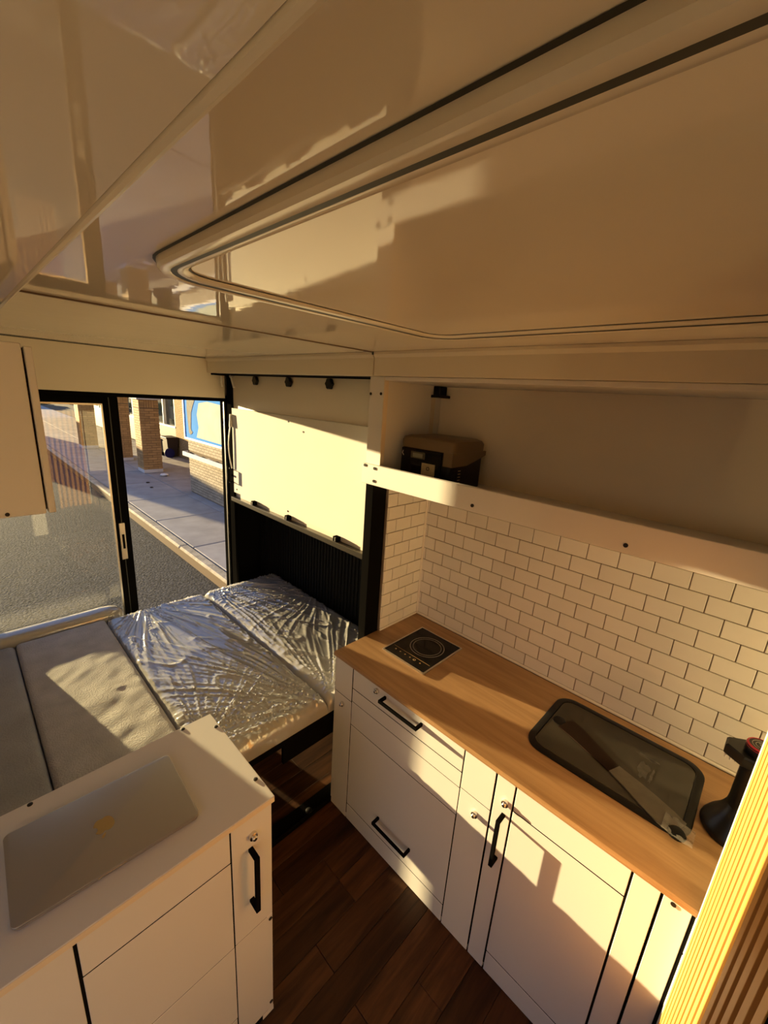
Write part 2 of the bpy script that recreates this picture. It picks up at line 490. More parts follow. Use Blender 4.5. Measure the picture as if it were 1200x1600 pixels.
structure(B('trim_8', XS + .002, 0.36, YK - .010, YK, 0.7752, 0.7855, mCaulk, bev=.003), 'white sealant bead along the back of the worktop')
structure(B('trim_9', XS, XS + .008, 1.199, YK - .010, 0.7752, 0.7855, mCaulk, bev=.003), 'white sealant bead along the return wall')
structure(B('trim_10', XS, XS + .009, YK - .011, YK, 0.785, 1.46, mCaulk, bev=.003), 'white sealant bead in the tiled corner')

# bed-side wall: recess below the rail, panel above it
structure(B('wall_right', XS - .045, XS - .0105, 1.20, 1.461, 0.0, 1.85, mBlackWall), 'black end of the bed recess behind the tiled return')
rw = structure(B('wall_right', -2.575, -1.163, 1.440, 1.4615, 0.0, 1.10, mBlackWall), 'black ribbed lower wall beside the bed')
xx = -2.56
rib0 = None
while xx < -1.18:
    if rib0 is None: rib0 = B('rib', xx, xx + .012, 1.434, 1.440, 0.0, 1.09, mBlackWall, rw, .002)
    else: like(rib0, rw, (xx + .006, 1.437, 0.0))
    xx += .0285
structure(B('wall_right', -2.575, -1.163, 1.205, 1.44, 1.085, 1.10, mBlackWall), 'black underside of the upper wall beside the bed')
structure(B('wall_right', -2.50, -1.163, 1.203, 1.24, 1.10, 1.842, mCream), 'cream upper wall panel beside the bed')
structure(B('wall_right', -2.575, -1.163, 1.205, 1.44, 1.842, 1.90, mBlackWall), 'black top of the upper wall beside the bed')
structure(B('trim_11', -2.50, -1.165, 1.090, 1.206, 1.8485, 1.86, mBlackWall), 'dark gap above the wall panel')
# corner posts
structure(B('trim_12', -1.1715, -1.1272, 1.121, 1.1965, 0.0, 1.45, mBlack, bev=.002), 'black steel post at the end of the worktop')
structure(B('trim_13', -2.498, -2.440, 1.190, 1.205, 0.40, 1.846, mBlack, bev=.002), 'black corner post beside the window')
structure(B('trim_14', -2.54, -2.44, 1.10, 1.20, 1.838, 1.8475, mBlack), 'black top plate of the corner post')

# left wall, back wall, door opening
structure(B('wall_left', -2.62, -0.66, -0.84, -0.80, -0.06, 1.98, mCream), 'cream left wall')
structure(B('wall_left', -0.66, 0.34, -0.84, -0.80, 1.80, 1.98, mCream), 'cream wall above the side door opening')
structure(B('wall_left', 0.34, 0.86, -0.84, -0.80, -0.06, 1.98, mCream), 'cream left wall behind the side door opening')
structure(B('wall_back', 0.82, 0.86, -0.84, 1.53, -0.06, 1.98, mDarkPanel), 'pale tan back wall')
structure(B('wall_back', 0.36, 0.38, 0.955, YK, 0.0, 1.93, mCream), 'cream wall closing the end of the kitchen')

# ================================================================ WINDOW
win = thing('door_1', 'black framed sliding glass door at the end of the bed, half open', 'door', (XW, 0.58, -0.03))
win['kind'] = 'structure'
del win['category']
B('frame', XW - .03, XW + .045, -0.083, 1.242, 1.688, 1.722, mBlack, win, .002)
B('frame', XW - .03, XW + .045, -0.083, 1.242, -0.03, 0.022, mBlack, win, .002)
B('frame', XW - .03, XW + .045, -0.083, -0.030, 0.022, 1.688, mBlack, win, .002)
B('frame', XW - .03, XW + .045, 1.197, 1.242, 0.022, 1.688, mBlack, win, .002)
B('track', XW + .030, XW + .040, 1.189, 1.198, 0.022, 1.70, mAlu, win)
sash = B('sash', XW + .002, XW + .028, 0.555, 0.626, 0.022, 1.688, mBlack, win, .003)
B('sash_rail', XW + .002, XW + .028, -0.030, 0.555, 1.652, 1.688, mBlack, win, .002)
B('sash_rail', XW + .002, XW + .028, -0.030, 0.555, 0.022, 0.060, mBlack, win, .002)
B('sash_rail', XW + .002, XW + .028, -0.030, 0.006, 0.060, 1.652, mBlack, win, .002)
B('sash_groove', XW + .0275, XW + .0295, 0.582, 0.5865, 0.03, 1.685, mGasketShade, sash)
g = G().grid([[(XW + .014, 0.004, 0.055), (XW + .014, 0.557, 0.055)], [(XW + .014, 0.004, 1.655), (XW + .014, 0.557, 1.655)]])
mk('pane', g, mGlass, win)
B('bead', XW + .026, XW + .030, 0.5465, 0.5545, 0.060, 1.652, mAlu, win)
B('bead', XW + .026, XW + .030, 0.006, 0.5465, 1.644, 1.652, mAlu, win)
op = B('outer_post', XW - .145, XW - .120, 0.586, 0.656, -0.03, 1.74, mBlack, win, .003)
B('post_bracket', XW - .12, XW - .03, 0.60, 0.62, 1.690, 1.720, mBlack, op)
lt = B('latch', XW + .028, XW + .034, 0.568, 0.598, 0.795, 1.010, mAlu, win, .002)
lt['label'] = 'silver latch plate on the window stile'
B('finger_pull', XW + .034, XW + .0365, 0.578, 0.590, 0.86, 0.945, mBlack, lt, .002)

# corner fittings beside the window
cl = thing('cable_clip', 'white hook clip under the valance end beside the corner post', 'clip', (-2.47, 1.16, 1.75))
mk('hook', G().tube([(-2.47, 1.150, 1.835), (-2.466, 1.146, 1.800), (-2.462, 1.149, 1.775)], .006, 8), mWhitePl, cl, True)
cl = thing('cable_clip', 'white angled clip hanging right of the corner post', 'clip', (-2.40, 1.17, 1.75))
mk('hook', G().tube([(-2.425, 1.180, 1.838), (-2.405, 1.178, 1.828), (-2.385, 1.182, 1.775)], .007, 8), mWhitePl, cl, True)
mk('stem', G().tube([(-2.425, 1.180, 1.838), (-2.425, 1.205, 1.838)], .004, 8), mWhitePl, cl, True)
cb = thing('cable', 'thin white cable looped beside the window frame', 'cable', (-2.46, 1.15, 1.28))
pts = [(-2.440 - .024 * math.sin(math.pi * t), 1.181, 1.56 - .27 * t) for t in [k / 12 for k in range(13)]]
pts = [(p[0] + .0, p[1] - .006 * math.sin(math.pi * k / 12), p[2]) for k, p in enumerate(pts)]
mk('cord', G().tube(pts, .0032, 8), mWhitePl, cb, True)
mk('plug', G().tube([(-2.440, 1.181, 1.545), (-2.437, 1.181, 1.62)], [.009, .006], 10), mWhitePl, cb, True)
lh = thing('door_latch', 'black D shaped latch handle on the corner post', 'latch', (-2.46, 1.14, 1.20))
mk('loop', G().tube([(-2.452, 1.190, 1.285), (-2.452, 1.166, 1.285), (-2.452, 1.166, 1.205), (-2.452, 1.190, 1.205)], .005, 8), mBlack, lh)
mk('knob', G().tube([(-2.452, 1.190, 1.245), (-2.452, 1.178, 1.245)], .007, 10), mBlack, lh, True)
B('strip', -2.500, -2.4980, 1.191, 1.199, 1.19, 1.285, mWhitePl, lh)

# ================================================================ BOARD AND RAIL BESIDE THE BED
bd = thing('wall_board', 'large white board screwed to the wall beside the bed in full sun', 'board', (-1.8, 1.195, 1.14))
mk('panel', G().prism([(-2.434, 1.142), (-1.185, 1.142), (-1.185, 1.656), (-2.434, 1.656)], 1.188, 1.2025, 'y'), mBoard, bd)
for (x, z) in ((-2.40, 1.165), (-1.83, 1.160), (-1.215, 1.165), (-1.83, 1.628), (-1.70, 1.59)):
    mk('screw', G().tube([(x, 1.1885, z), (x, 1.1862, z)], .0045, 10), mScrew, bd)
rl = thing('wall_rail', 'dark metal rail running along the wall under the white board', 'rail', (-1.8, 1.19, 1.085))
B('bar', -2.446, -1.173, 1.172, 1.203, 1.086, 1.112, M('dark_bronze_metal', (0.09, 0.075, 0.055), 0.3, metal=0.8), rl, .002)
for x in (-2.19, -1.83, -1.42):
    bk = B('bracket', x - .014, x + .014, 1.176, 1.203, 1.112, 1.136, mBlack, rl, .002)
    B('clip', x + .004, x + .009, 1.172, 1.176, 1.116, 1.134, mAlu, bk)
for x, lab in ((-2.15, 'black knob on the wall panel nearest the window'), (-1.828, 'black knob in the middle of the wall panel'), (-1.507, 'black knob on the wall panel nearest the shelf')):
    kb = thing('panel_knob', lab, 'knob', (x, 1.19, 1.82), 'knobs on the wall panel')
    pr = []
    n = 40
    for rr_, yy in ((0.020, 1.180), (0.023, 1.184), (0.023, 1.194), (0.019, 1.198)):
        pr.append([(x + (rr_ + .002 * math.cos(6 * 2 * math.pi * k / n)) * math.cos(2 * math.pi * k / n), yy,
                    1.818 + (rr_ + .002 * math.cos(6 * 2 * math.pi * k / n)) * math.sin(2 * math.pi * k / n)) for k in range(n)])
    mk('grip', G().loops(pr), mBlackPl, kb, True)
    mk('stem', G().tube([(x, 1.196, 1.818), (x, 1.2035, 1.818)], .010, 12), mBlackPl, kb, True)

# ================================================================ ROOF HATCH
ht = thing('roof_hatch', 'large flat roof hatch with rounded frame in the ceiling', 'hatch', (-0.15, 0.53, 1.90))
HX0, HX1, HY0, HY1 = -0.690, 0.44, 0.2085, 0.868
def ring(prof, r, mat, nm, sm=True):
    lps = []
    for d, z in prof:
        lps.append(rr(HX0 + d, HX1 - d, HY0 + d, HY1 - d, max(r - d, .004), z, 8))
    return mk(nm, G().loops(lps, False, False), mat, ht, sm)
ring([(-0.0035, ZC - .0004), (0.0006, ZC - .0012)], 0.085, mGasketShade, 'outer_shadow_line')  # dark ring stands in for the shadow along the frame's outer edge
ring([(0.0, ZC), (0.0005, ZC - .009), (0.004, ZC - .0125), (0.0155, ZC - .0125), (0.0165, ZC - .0118), (0.0165, ZC - .001)], 0.085, mCeilTrim, 'outer_frame')
ring([(0.0165, ZC - .0116), (0.0245, ZC - .0108)], 0.085, mGasketShade, 'gasket')
ring([(0.0245, ZC - .001), (0.0245, ZC - .0108), (0.0255, ZC - .0110), (0.036, ZC - .0085), (0.0380, ZC - .0065), (0.0380, ZC - .001)], 0.085, mCeilTrim, 'inner_frame')
ring([(0.0380, ZC - .0058), (0.0400, ZC - .0052)], 0.085, mGasketShade, 'seam')
mk('hatch_panel', G().loops([rr(HX0 + .0405, HX1 - .0405, HY0 + .0405, HY1 - .0405, .045, ZC - .0005, 8), rr(HX0 + .0405, HX1 - .0405, HY0 + .0405, HY1 - .0405, .045, ZC - .004, 8),
                             rr(HX0 + .042, HX1 - .042, HY0 + .042, HY1 - .042, .043, ZC - .0048, 8)]), mHatch, ht)

# ================================================================ OVERHEAD SHELF
sh = thing('overhead_shelf', 'long open white overhead shelf above the kitchen tiles', 'shelf', (-0.4, 1.28, 1.45))
sp_ = B('side_panel', -1.158, -1.084, 1.102, 1.120, 1.452, 1.847, mWhite, sh, .0012)
B('side_panel', -1.102, -1.084, 1.1205, 1.452, 1.452, 1.847, mWhite, sh)
B('edge_band', -1.0838, -1.0795, 1.100, 1.120, 1.53, 1.846, mEdge, sp_)
B('front_lip', -1.160, 0.355, 1.084, 1.1015, 1.453, 1.5295, mWhite, sh, .0015)
B('shelf_board', -1.0838, 0.355, 1.1016, 1.458, 1.453, 1.469, mWhite, sh)
B('top_board', -1.0838, 0.355, 1.100, 1.452, 1.834, 1.847, mWhite, sh, .001)
B('back_panel', -1.0838, 0.355, 1.444, 1.4565, 1.4695, 1.8335, mShelfBack, sh)
for (x, z) in ((-1.15, 1.786), (-1.097, 1.788)):
    mk('screw', G().tube([(x, 1.1025, z), (x, 1.0995, z)], .0052, 12), mScrew, sh, True)
for (x, z) in ((-1.143, 1.535 - .012), (-1.090, 1.518), (-1.090, 1.470), (-0.655, 1.474), (-0.226, 1.474), (0.16, 1.474)):
    mk('screw', G().tube([(x, 1.0845, z), (x, 1.0815, z)], .0055, 12), mScrew, sh, True)
bk = B('bracket', -1.0835, -1.050, 1.385, 1.435, 1.797, 1.8335, mBlackPl, sh, .003)
B('bracket_foot', -1.0835, -1.036, 1.372, 1.442, 1.788, 1.799, mBlackPl, bk, .002)
B('strap', -1.0836, -1.0815, 1.380, 1.4035, 1.4695, 1.788, M('pale_strap', (0.70, 0.60, 0.48), 0.5), sh)

# power station on the shelf
ps = thing('power_station', 'bronze and black portable power station on the overhead shelf', 'power station', (-0.96, 1.29, 1.47))
def psx(a, b): return (a, b)
PX0, PX1, PY0, PY1 = -1.062, -0.822, 1.190, 1.400
mk('body', G().loops([rr(PX0, PX1, PY0, PY1, .025, 1.4696, 5), rr(PX0, PX1, PY0, PY1, .025, 1.62, 5), rr(PX0 + .008, PX1 - .008, PY0 + .008, PY1 - .008, .02, 1.628, 5)]), mBlackPl, ps, True)
# top shell: thicker towards the right-hand side
mk('top_shell', G().loops([rr(PX0 - .003, PX1 + .004, PY0 - .004, PY1 + .003, .028, 1.604, 5), rr(PX0 - .003, PX1 + .004, PY0 - .004, PY1 + .003, .028, 1.630, 5),
                           rr(PX0 + .004, PX1 - .003, PY0 + .003, PY1 - .004, .024, 1.642, 5), rr(PX0 + .02, PX1 - .02, PY0 + .02, PY1 - .02, .015, 1.648, 5)]), mOlive, ps, True)
g = G().prism([(PY0 - .002, 1.606), (PY1 + .002, 1.606), (PY1 + .002, 1.590), (PY1 - .07, 1.570), (PY1 - .12, 1.558), (PY0 - .002, 1.556)], PX1 - .035, PX1 + .0045, 'x')
mk('side_shell', g, mOlive, ps)
fr_ = B('front_panel', PX0 + .012, PX1 - .040, PY0 - .008, PY0 + .002, 1.475, 1.602, mBlackGloss, ps, .006, 2, True)
B('display', -1.000, -0.935, PY0 - .0095, PY0 - .0075, 1.568, 1.592, M('display_bezel', (0.05, 0.045, 0.03), 0.3), fr_)
B('screen', -0.990, -0.944, PY0 - .0105, PY0 - .0094, 1.572, 1.587, mScreen, fr_)
B('sticker', -0.945, -0.885, PY0 - .0100, PY0 - .0078, 1.500, 1.556, mSticker, fr_)
g = G().tube([(-0.915 + .006 * math.cos(a), PY0 - .0104, 1.538 + .006 * math.sin(a)) for a in [2 * math.pi * k / 14 for k in range(14)]], .0012, 6, closed=True)
mk('print', g, mBlackPl, fr_)
g = G()
for k in range(5): g.box(PX1 + .000, PX1 + .0016, 1.235, 1.250, 1.495 + k * .011, 1.4985 + k * .011)
mk('side_print', g, mSticker, ps)
g = G().tube([(-1.040, PY0 - .0085, 1.590), (-1.043, PY0 - .0085, 1.580), (-1.036, PY0 - .0085, 1.572)], .0013, 6)
mk('power_mark', g, mWhitePl, fr_)

# ================================================================ KITCHEN CABINETS
FY = 0.955
DK = 0.018
def panel(nm, x0, x1, z0, z1, parent, gap=.0017, mat=None):
    return B(nm, x0 + gap, x1 - gap, FY, FY + DK, z0 + gap, z1 - gap, mat or mWhite, parent, .0012)
def hbar(x0, x1, z, parent):
    g = G().box(x0, x1, FY - .036, FY - .028, z - .006, z + .006, .001)
    g.box(x0, x0 + .009, FY - .0285, FY, z - .006, z + .006, .0008)
    g.box(x1 - .009, x1, FY - .0285, FY, z - .006, z + .006, .0008)
    return mk('handle', g, mBlack, parent)
def vbar(x, z0, z1, parent):
    g = G().box(x - .006, x + .006, FY - .036, FY - .028, z0, z1, .001)
    g.box(x - .006, x + .006, FY - .0285, FY, z0, z0 + .009, .0008)
    g.box(x - .006, x + .006, FY - .0285, FY, z1 - .009, z1, .0008)
    return mk('handle', g, mBlack, parent)
def lock(x, z, parent):
    g = G().tube([(x, FY + .001, z), (x, FY - .008, z), (x, FY - .009, z)], [.0105, .0105, .0085], 18)
    k = mk('lock', g, mChrome, parent, True)
    mk('lock_core', G().tube([(x, FY - .009, z), (x, FY - .014, z), (x, FY - .016, z)], [.0062, .0062, .0045], 14), mChrome, k, True)
    return k

ca = thing('kitchen_cabinet', 'white kitchen cabinet with drawers under the induction hob, next to the bed', 'cabinet', (-0.75, 1.2, 0))
B('body', XS + .001, -0.386, FY + .0009, YK, 0.03, 0.756, mGap, ca)
B('end_panel', XS - .0005, XS + .0009, FY + .0005, 1.196, 0.002, 0.756, mWhite, ca, .001)
p = panel('stile', XS + .016 - .016, -1.0115, 0.598, 0.757, ca)
p = panel('stile', XS + .016 - .016, -1.0115, 0.002, 0.598, ca, .0007); lock(-1.063, 0.560, p)
p = panel('drawer', -1.0105, -0.4945, 0.666, 0.757, ca); hbar(-0.838, -0.660, 0.733, p); lock(-0.876, 0.737, p)
panel('rail', -1.0105, -0.4945, 0.605, 0.666, ca, .0012)
panel('rail', -1.0105, -0.4945, 0.4955, 0.605, ca, .0007)
p = panel('deep_drawer', -1.0105, -0.4945, 0.085, 0.4955, ca); hbar(-0.826, -0.655, 0.176, p)
panel('toe_panel', -1.0105, -0.4945, 0.002, 0.085, ca)
panel('stile', -0.4935, -0.3865, 0.611, 0.757, ca, .0010)
p = panel('stile', -0.4935, -0.3865, 0.002, 0.611, ca, .0008); lock(-0.431, 0.560, p)

cb_ = thing('kitchen_cabinet', 'white kitchen cabinet with tall handled door under the sink', 'cabinet', (-0.18, 1.2, 0))
B('body', -0.3835, 0.0255, FY + .0009, YK, 0.03, 0.756, mGap, cb_)
p = panel('stile', -0.3838, -0.3255, 0.002, 0.757, cb_); vbar(-0.346, 0.466, 0.640, p); lock(-0.346, 0.680, p)
panel('drawer', -0.3240, -0.0335, 0.670, 0.757, cb_)
panel('door', -0.3240, -0.0335, 0.090, 0.670, cb_)
panel('toe_panel', -0.3240, -0.0335, 0.002, 0.090, cb_)
panel('stile', -0.0320, 0.0255, 0.002, 0.757, cb_)

cc = thing('kitchen_cabinet', 'white end cabinet beside the slatted wood partition', 'cabinet', (0.18, 1.2, 0))
B('body', 0.0275, 0.355, FY + .0009, YK, 0.03, 0.756, mGap, cc)
p = panel('stile', 0.0275, 0.0835, 0.002, 0.757, cc)
mk('screw', G().tube([(0.049, FY + .001, .747), (0.049, FY - .002, .747)], .0055, 12), mScrew, p, True)
panel('door', 0.0865, 0.355, 0.002, 0.640, cc)
panel('drawer', 0.0865, 0.355, 0.640, 0.757, cc)

# worktop with rounded front edge
wt = thing('worktop', 'oak coloured kitchen worktop running along the tiled wall', 'worktop', (-0.4, 1.2, 0.757))
prof = [(YK - .0105, .7575), (0.9485 + .004, .7575), (0.9485, .7610), (0.9475, .7665), (0.9485, .772), (0.9525, .775), (YK - .0105, .775)]
mk('slab', G().prism(prof, XS - .006, 0.357, 'x'), mCounter, wt, origin=(-0.4, 1.2, .757))
mk('corner_piece', G().box(XS - .0075, XS - .0062, .952, 1.195, .758, .7745), mCounter, wt)

# induction hob
hb = thing('induction_hob', 'small black single ring induction hob set in the worktop', 'hob', (-0.9, 1.24, 0.775))
hx0, hx1, hy0, hy1 = -1.010, -0.790, 1.111, 1.372
mk('frame', G().loops([rr(hx0, hx1, hy0, hy1, .004, .7751, 3), rr(hx0, hx1, hy0, hy1, .004, .779, 3), rr(hx0 + .006, hx1 - .006, hy0 + .006, hy1 - .006, .003, .780, 3), rr(hx0 + .0065, hx1 - .0065, hy0 + .0065, hy1 - .0065, .003, .7770, 3)], False, False), mAlu, hb)
gl_ = B('glass', hx0 + .0062, hx1 - .0062, hy0 + .0062, hy1 - .0062, .7752, .7792, mBlackGloss, hb, .0006)
hc = (-0.893, 1.262)
for r_, w_ in ((.071, .0011), (.059, .0008)):
    lp = []
    n = 56
    for rad, z in ((r_ - w_, .7793), (r_ - w_, .77955), (r_ + w_, .77955), (r_ + w_, .7793)):
        lp.append([(hc[0] + rad * math.cos(2 * math.pi * k / n), hc[1] + rad * math.sin(2 * math.pi * k / n), z) for k in range(n)])
    mk('ring_mark', G().loops(lp, False, False, True), mHobLine, hb)
B('line_mark', hx0 + .016, hx1 - .016, 1.1685, 1.1698, .7793, .77955, mAmber, hb)
for k in range(6):
    x = hx0 + .035 + k * .026
    g = G()
    if k == 0: g.add([(x, 1.150, .77955), (x + .009, 1.150, .77955), (x + .0045, 1.158, .77955)], [(0, 1, 2)])
    elif k == 4: g.tube([(x + .005 * math.cos(a), 1.153 + .005 * math.sin(a), .7796) for a in [2 * math.pi * q / 12 for q in range(12)]], .0008, 5, closed=True)
    else: g.box(x, x + .007, 1.1515, 1.1535, .7793, .7796).box(x + .002, x + .004, 1.149, 1.156, .7793, .7796)
    mk('symbol_mark', g, mAmber, hb)

# sink
sk = thing('sink', 'black kitchen sink with a smoked glass lid and rounded corners', 'sink', (-0.17, 1.26, 0.775))
sx0, sx1, sy0, sy1 = -0.384, 0.046, 1.100, 1.414
mk('rim', G().loops([rr(sx0, sx1, sy0, sy1, .055, .7752, 8), rr(sx0, sx1, sy0, sy1, .055, .7795, 8), rr(sx0 + .003, sx1 - .003, sy0 + .003, sy1 - .003, .052, .7815, 8),
                     rr(sx0 + .020, sx1 - .020, sy0 + .020, sy1 - .020, .036, .7815, 8), rr(sx0 + .021, sx1 - .021, sy0 + .021, sy1 - .021, .035, .7775, 8)], False, False), mBlackPl, sk, True)
mk('glass_lid', G().loops([rr(sx0 + .0215, sx1 - .0215, sy0 + .0215, sy1 - .0215, .034, .7756, 8), rr(sx0 + .0215, sx1 - .0215, sy0 + .0215, sy1 - .0215, .034, .7800, 8), rr(sx0 + .023, sx1 - .023, sy0 + .023, sy1 - .023, .033, .7808, 8)]), mSinkGlass, sk)
lp = []
for rad, z in ((.017, .7809), (.0175, .7822), (.0200, .7822), (.0205, .7809)):
    lp.append([(-0.338 + rad * math.cos(2 * math.pi * k / 28), 1.270 + rad * math.sin(2 * math.pi * k / 28), z) for k in range(28)])
mk('finger_hole_ring', G().loops(lp, False, False, True), mBlackGloss, sk, True)
mk('finger_hole', G().lathe([(.0168, .7809 - .775), (.0168, .7812 - .775)], (-0.338, 1.270, .775), 28), mBlackGloss, sk)
random.seed(21)
for (cx, cy, w, h) in ((-0.088, 1.262, .016, .036), (-0.066, 1.255, .004, .030), (-0.088, 1.325, .030, .006), (-0.075, 1.318, .010, .004)):
    pts = []
    for k in range(16):
        a = 2 * math.pi * k / 16
        q = 1 + random.uniform(-.35, .3)
        pts.append((cx + w * q * math.cos(a), cy + h * q * math.sin(a)))
    mk('smear', G().prism(pts, .7809, .78105, 'z'), mSmear, sk)
# folded tap bar lying across the lid
fb = thing('folding_tap', 'flat dark folding tap lying diagonally across the sink lid, half wrapped in film', 'tap', (-0.15, 1.2, 0.781))
def bar_strip(path, z0, z1, mat, nm):
    L = []; Rr = []
    for i, (x, y, w) in enumerate(path):
        a = path[max(i - 1, 0)]; b = path[min(i + 1, len(path) - 1)]
        dx, dy = b[0] - a[0], b[1] - a[1]; l = math.hypot(dx, dy); nx, ny = -dy / l, dx / l
        L.append((x + nx * w, y + ny * w)); Rr.append((x - nx * w, y - ny * w))
    lo = [(p, z0) for p in L + Rr[::-1]]
    g = G().loops([[(p[0], p[1], z0) for p in L + Rr[::-1]], [(p[0], p[1], z1) for p in L + Rr[::-1]]])
    return mk(nm, g, mat, fb)
bar_strip([(-0.318, 1.272, .034), (-0.27, 1.256, .032), (-0.21, 1.226, .026), (-0.149, 1.199, .022)], .7812, .7842, mTapBar, 'arm')
bar_strip([(-0.149, 1.199, .022), (-0.10, 1.180, .028), (-0.05, 1.158, .034), (-0.008, 1.139, .036), (0.022, 1.128, .032)], .7816, .7852, mTapFilm, 'wrapped_arm')
mk('spout_end', G().lathe([(.020, .0), (.021, .004), (.016, .010), (.006, .012)], (0.020, 1.108, .7820), 20), mBlackGloss, fb, True)
random.seed(5)
rows = []
for a in range(9):
    row = []
    for b in range(9):
        x = -0.012 + .066 * a / 8; y = 1.088 + .062 * b / 8 - .15 * (x - .02)
        row.append((x, y, .790 + .007 * noise.noise(Vector((x * 90, y * 90, 3))) + .004 * math.sin(b * 1.3)))
    rows.append(row)
mk('loose_film', G().grid(rows), mTapWrap, fb, True)

# standing tap
mTap = M('satin_black_tap', (0.008, 0.0075, 0.007), 0.30, spec=0.5)
tp = thing('pump_tap', 'black upright tap with flared base and red ringed button', 'tap', (0.120, 1.225, 0.775))
tcn = (0.121, 1.232, .7752)
mk('base', G().lathe([(.068, 0), (.070, .004), (.068, .014), (.058, .034), (.043, .056), (.035, .074), (.032, .084)], tcn, 40), mTap, tp, True)
mk('column', G().lathe([(.0318, .083), (.030, .10), (.030, .205), (.031, .214)], tcn, 32), mTap, tp, True)
hd = []
for z, s in ((.212, .94), (.215, 1.0), (.236, 1.0), (.241, .94)):
    pl = [(-.066, -.016), (-.066, .016), (-.030, .040), (.036, .040), (.046, .020), (.046, -.020), (.036, -.040), (-.030, -.040)]
    hd.append([(tcn[0] + a * s, tcn[1] + b * s, tcn[2] + z) for a, b in pl])
mk('head', G().loops(hd), mTap, tp)
bt = mk('button', G().lathe([(.0295, .240), (.0295, .262), (.027, .2645)], (tcn[0] - .004, tcn[1], tcn[2]), 32), mTap, tp, True)
lp = []
for rad, z in ((.0250, .2640), (.0255, .2660), (.0288, .2640), (.0297, .2585)):
    lp.append([(tcn[0] - .004 + rad * math.cos(2 * math.pi * k / 32), tcn[1] + rad * math.sin(2 * math.pi * k / 32), tcn[2] + z) for k in range(32)])
rg = mk('red_ring', G().loops(lp, False, False, True), mRed, bt, True); rg['label'] = 'red ring around the button'
for rad in (.019, .0125):
    mk('button_print', G().tube([(tcn[0] - .004 + rad * math.cos(2 * math.pi * k / 24), tcn[1] + rad * math.sin(2 * math.pi * k / 24), tcn[2] + .2648) for k in range(24)], .0007, 5, closed=True), mHobLine, bt)
mk('button_print', G().tube([(tcn[0] - .004 + (.002 + .0006 * k) * math.cos(k * .8), tcn[1] + (.002 + .0006 * k) * math.sin(k * .8), tcn[2] + .2648) for k in range(12)], .0007, 5), mHobLine, bt)
noz0 = None
for a in range(3):
    for b in range(5):
        c = (tcn[0] - .060 + a * .010, tcn[1] - .020 + b * .010 + (.0 if a else .0), tcn[2] + .2045)
        if noz0 is None: noz0 = mk('nozzle', G().lathe([(.0022, 0), (.0026, .0085)], c, 8), mWhitePl, tp, origin=c)
        else: like(noz0, tp, c)

# ================================================================ SLATTED PARTITION
pt = thing('slat_partition', 'sunlit pine slat partition at the right edge', 'partition', (0.11, 0.65, 0))
B('backing', 0.1065, 0.125, 0.372, 0.934, 0.0, 1.84, mSlatBack, pt)
B('edge_post', 0.0885, 0.125, 0.9342, 0.9445, 0.0, 1.84, mWhite, pt, .001)
sl0 = None
yy = 0.9335
while yy > 0.40:
    c = (0.098, yy - .0145, 0.0)
    if sl0 is None:
        sec = [(0.1066, yy), (0.0896, yy), (0.0892, yy - .0005), (0.0892, yy - .0225), (0.0896, yy - .023), (0.1066, yy - .023)]
        sl0 = mk('slat', G().prism(sec, 0.0, 1.84, 'z'), mSlat, pt, origin=c)
    else: like(sl0, pt, c)
    yy -= .0408
B('end_post', 0.088, 0.127, 0.352, 0.3715, 0.0, 1.84, mBlack, pt, .002)

# ================================================================ LEFT CABINET + LAPTOP
LX = -0.712; LT = 0.815
lc = thing('side_cabinet', 'white side cabinet with a laptop on top, in front of the bed', 'cabinet', (-0.89, 0.0, 0))
B('body', -1.064, LX - .0009, -0.66, 0.402, 0.0, 0.796, mGap, lc)
B('end_panel', -1.066, LX - DK - .0005, 0.4025, 0.4195, 0.0, 0.797, mWhite, lc, .001)
B('back_panel', -1.069, -1.0642, -0.66, 0.402, 0.0, 0.797, mWhite, lc)
tpn = B('top', -1.072, -0.706, -0.665, 0.424, 0.7975, LT, mWhite, lc, .0012)
B('edge_band', -0.7062, -0.7052, -0.664, 0.423, 0.799, 0.8135, mEdge, tpn)
def lpanel(nm, y0, y1, z0, z1, gap=.0016):
    return B(nm, LX - DK, LX, y0 + gap, y1 - gap, z0 + gap, z1 - gap, mWhite, lc, .0012)
p = lpanel('stile', 0.3125, 0.4195, 0.4075, 0.7965, .0008)
g = G().box(LX + .028, LX + .036, .354, .366, .520, .700, .001).box(LX, LX + .0285, .354, .366, .520, .529, .0008).box(LX, LX + .0285, .354, .366, .691, .700, .0008)
mk('handle', g, mBlack, p)
k = mk('lock', G().tube([(LX - .001, .366, .735), (LX + .008, .366, .735), (LX + .009, .366, .735)], [.0105, .0105, .0085], 18), mChrome, p, True)
mk('lock_core', G().tube([(LX + .009, .366, .735), (LX + .014, .366, .735), (LX + .016, .366, .735)], [.0062, .0062, .0045], 14), mChrome, k, True)
p = lpanel('stile', 0.3125, 0.4195, 0.020, 0.4075, .0006)
B('foot', LX - .04, LX, 0.385, 0.4195, 0.0, 0.019, mWhite, lc)
for z in (0.392, 0.045):
    mk('screw', G().tube([(LX - .001, .412, z), (LX + .002, .412, z)], .0052, 12), mScrew, p, True)
lpanel('rail', 0.0205, 0.3115, 0.696, 0.7965)
lpanel('door', 0.0205, 0.3115, 0.405, 0.696, .0012)
lpanel('door', 0.0205, 0.3115, 0.126, 0.405, .0005)
lpanel('toe_panel', 0.0205, 0.3115, 0.0, 0.126)
lpanel('door', -0.300, 0.0180, 0.0, 0.7965)
lpanel('door', -0.655, -0.3015, 0.0, 0.7965)
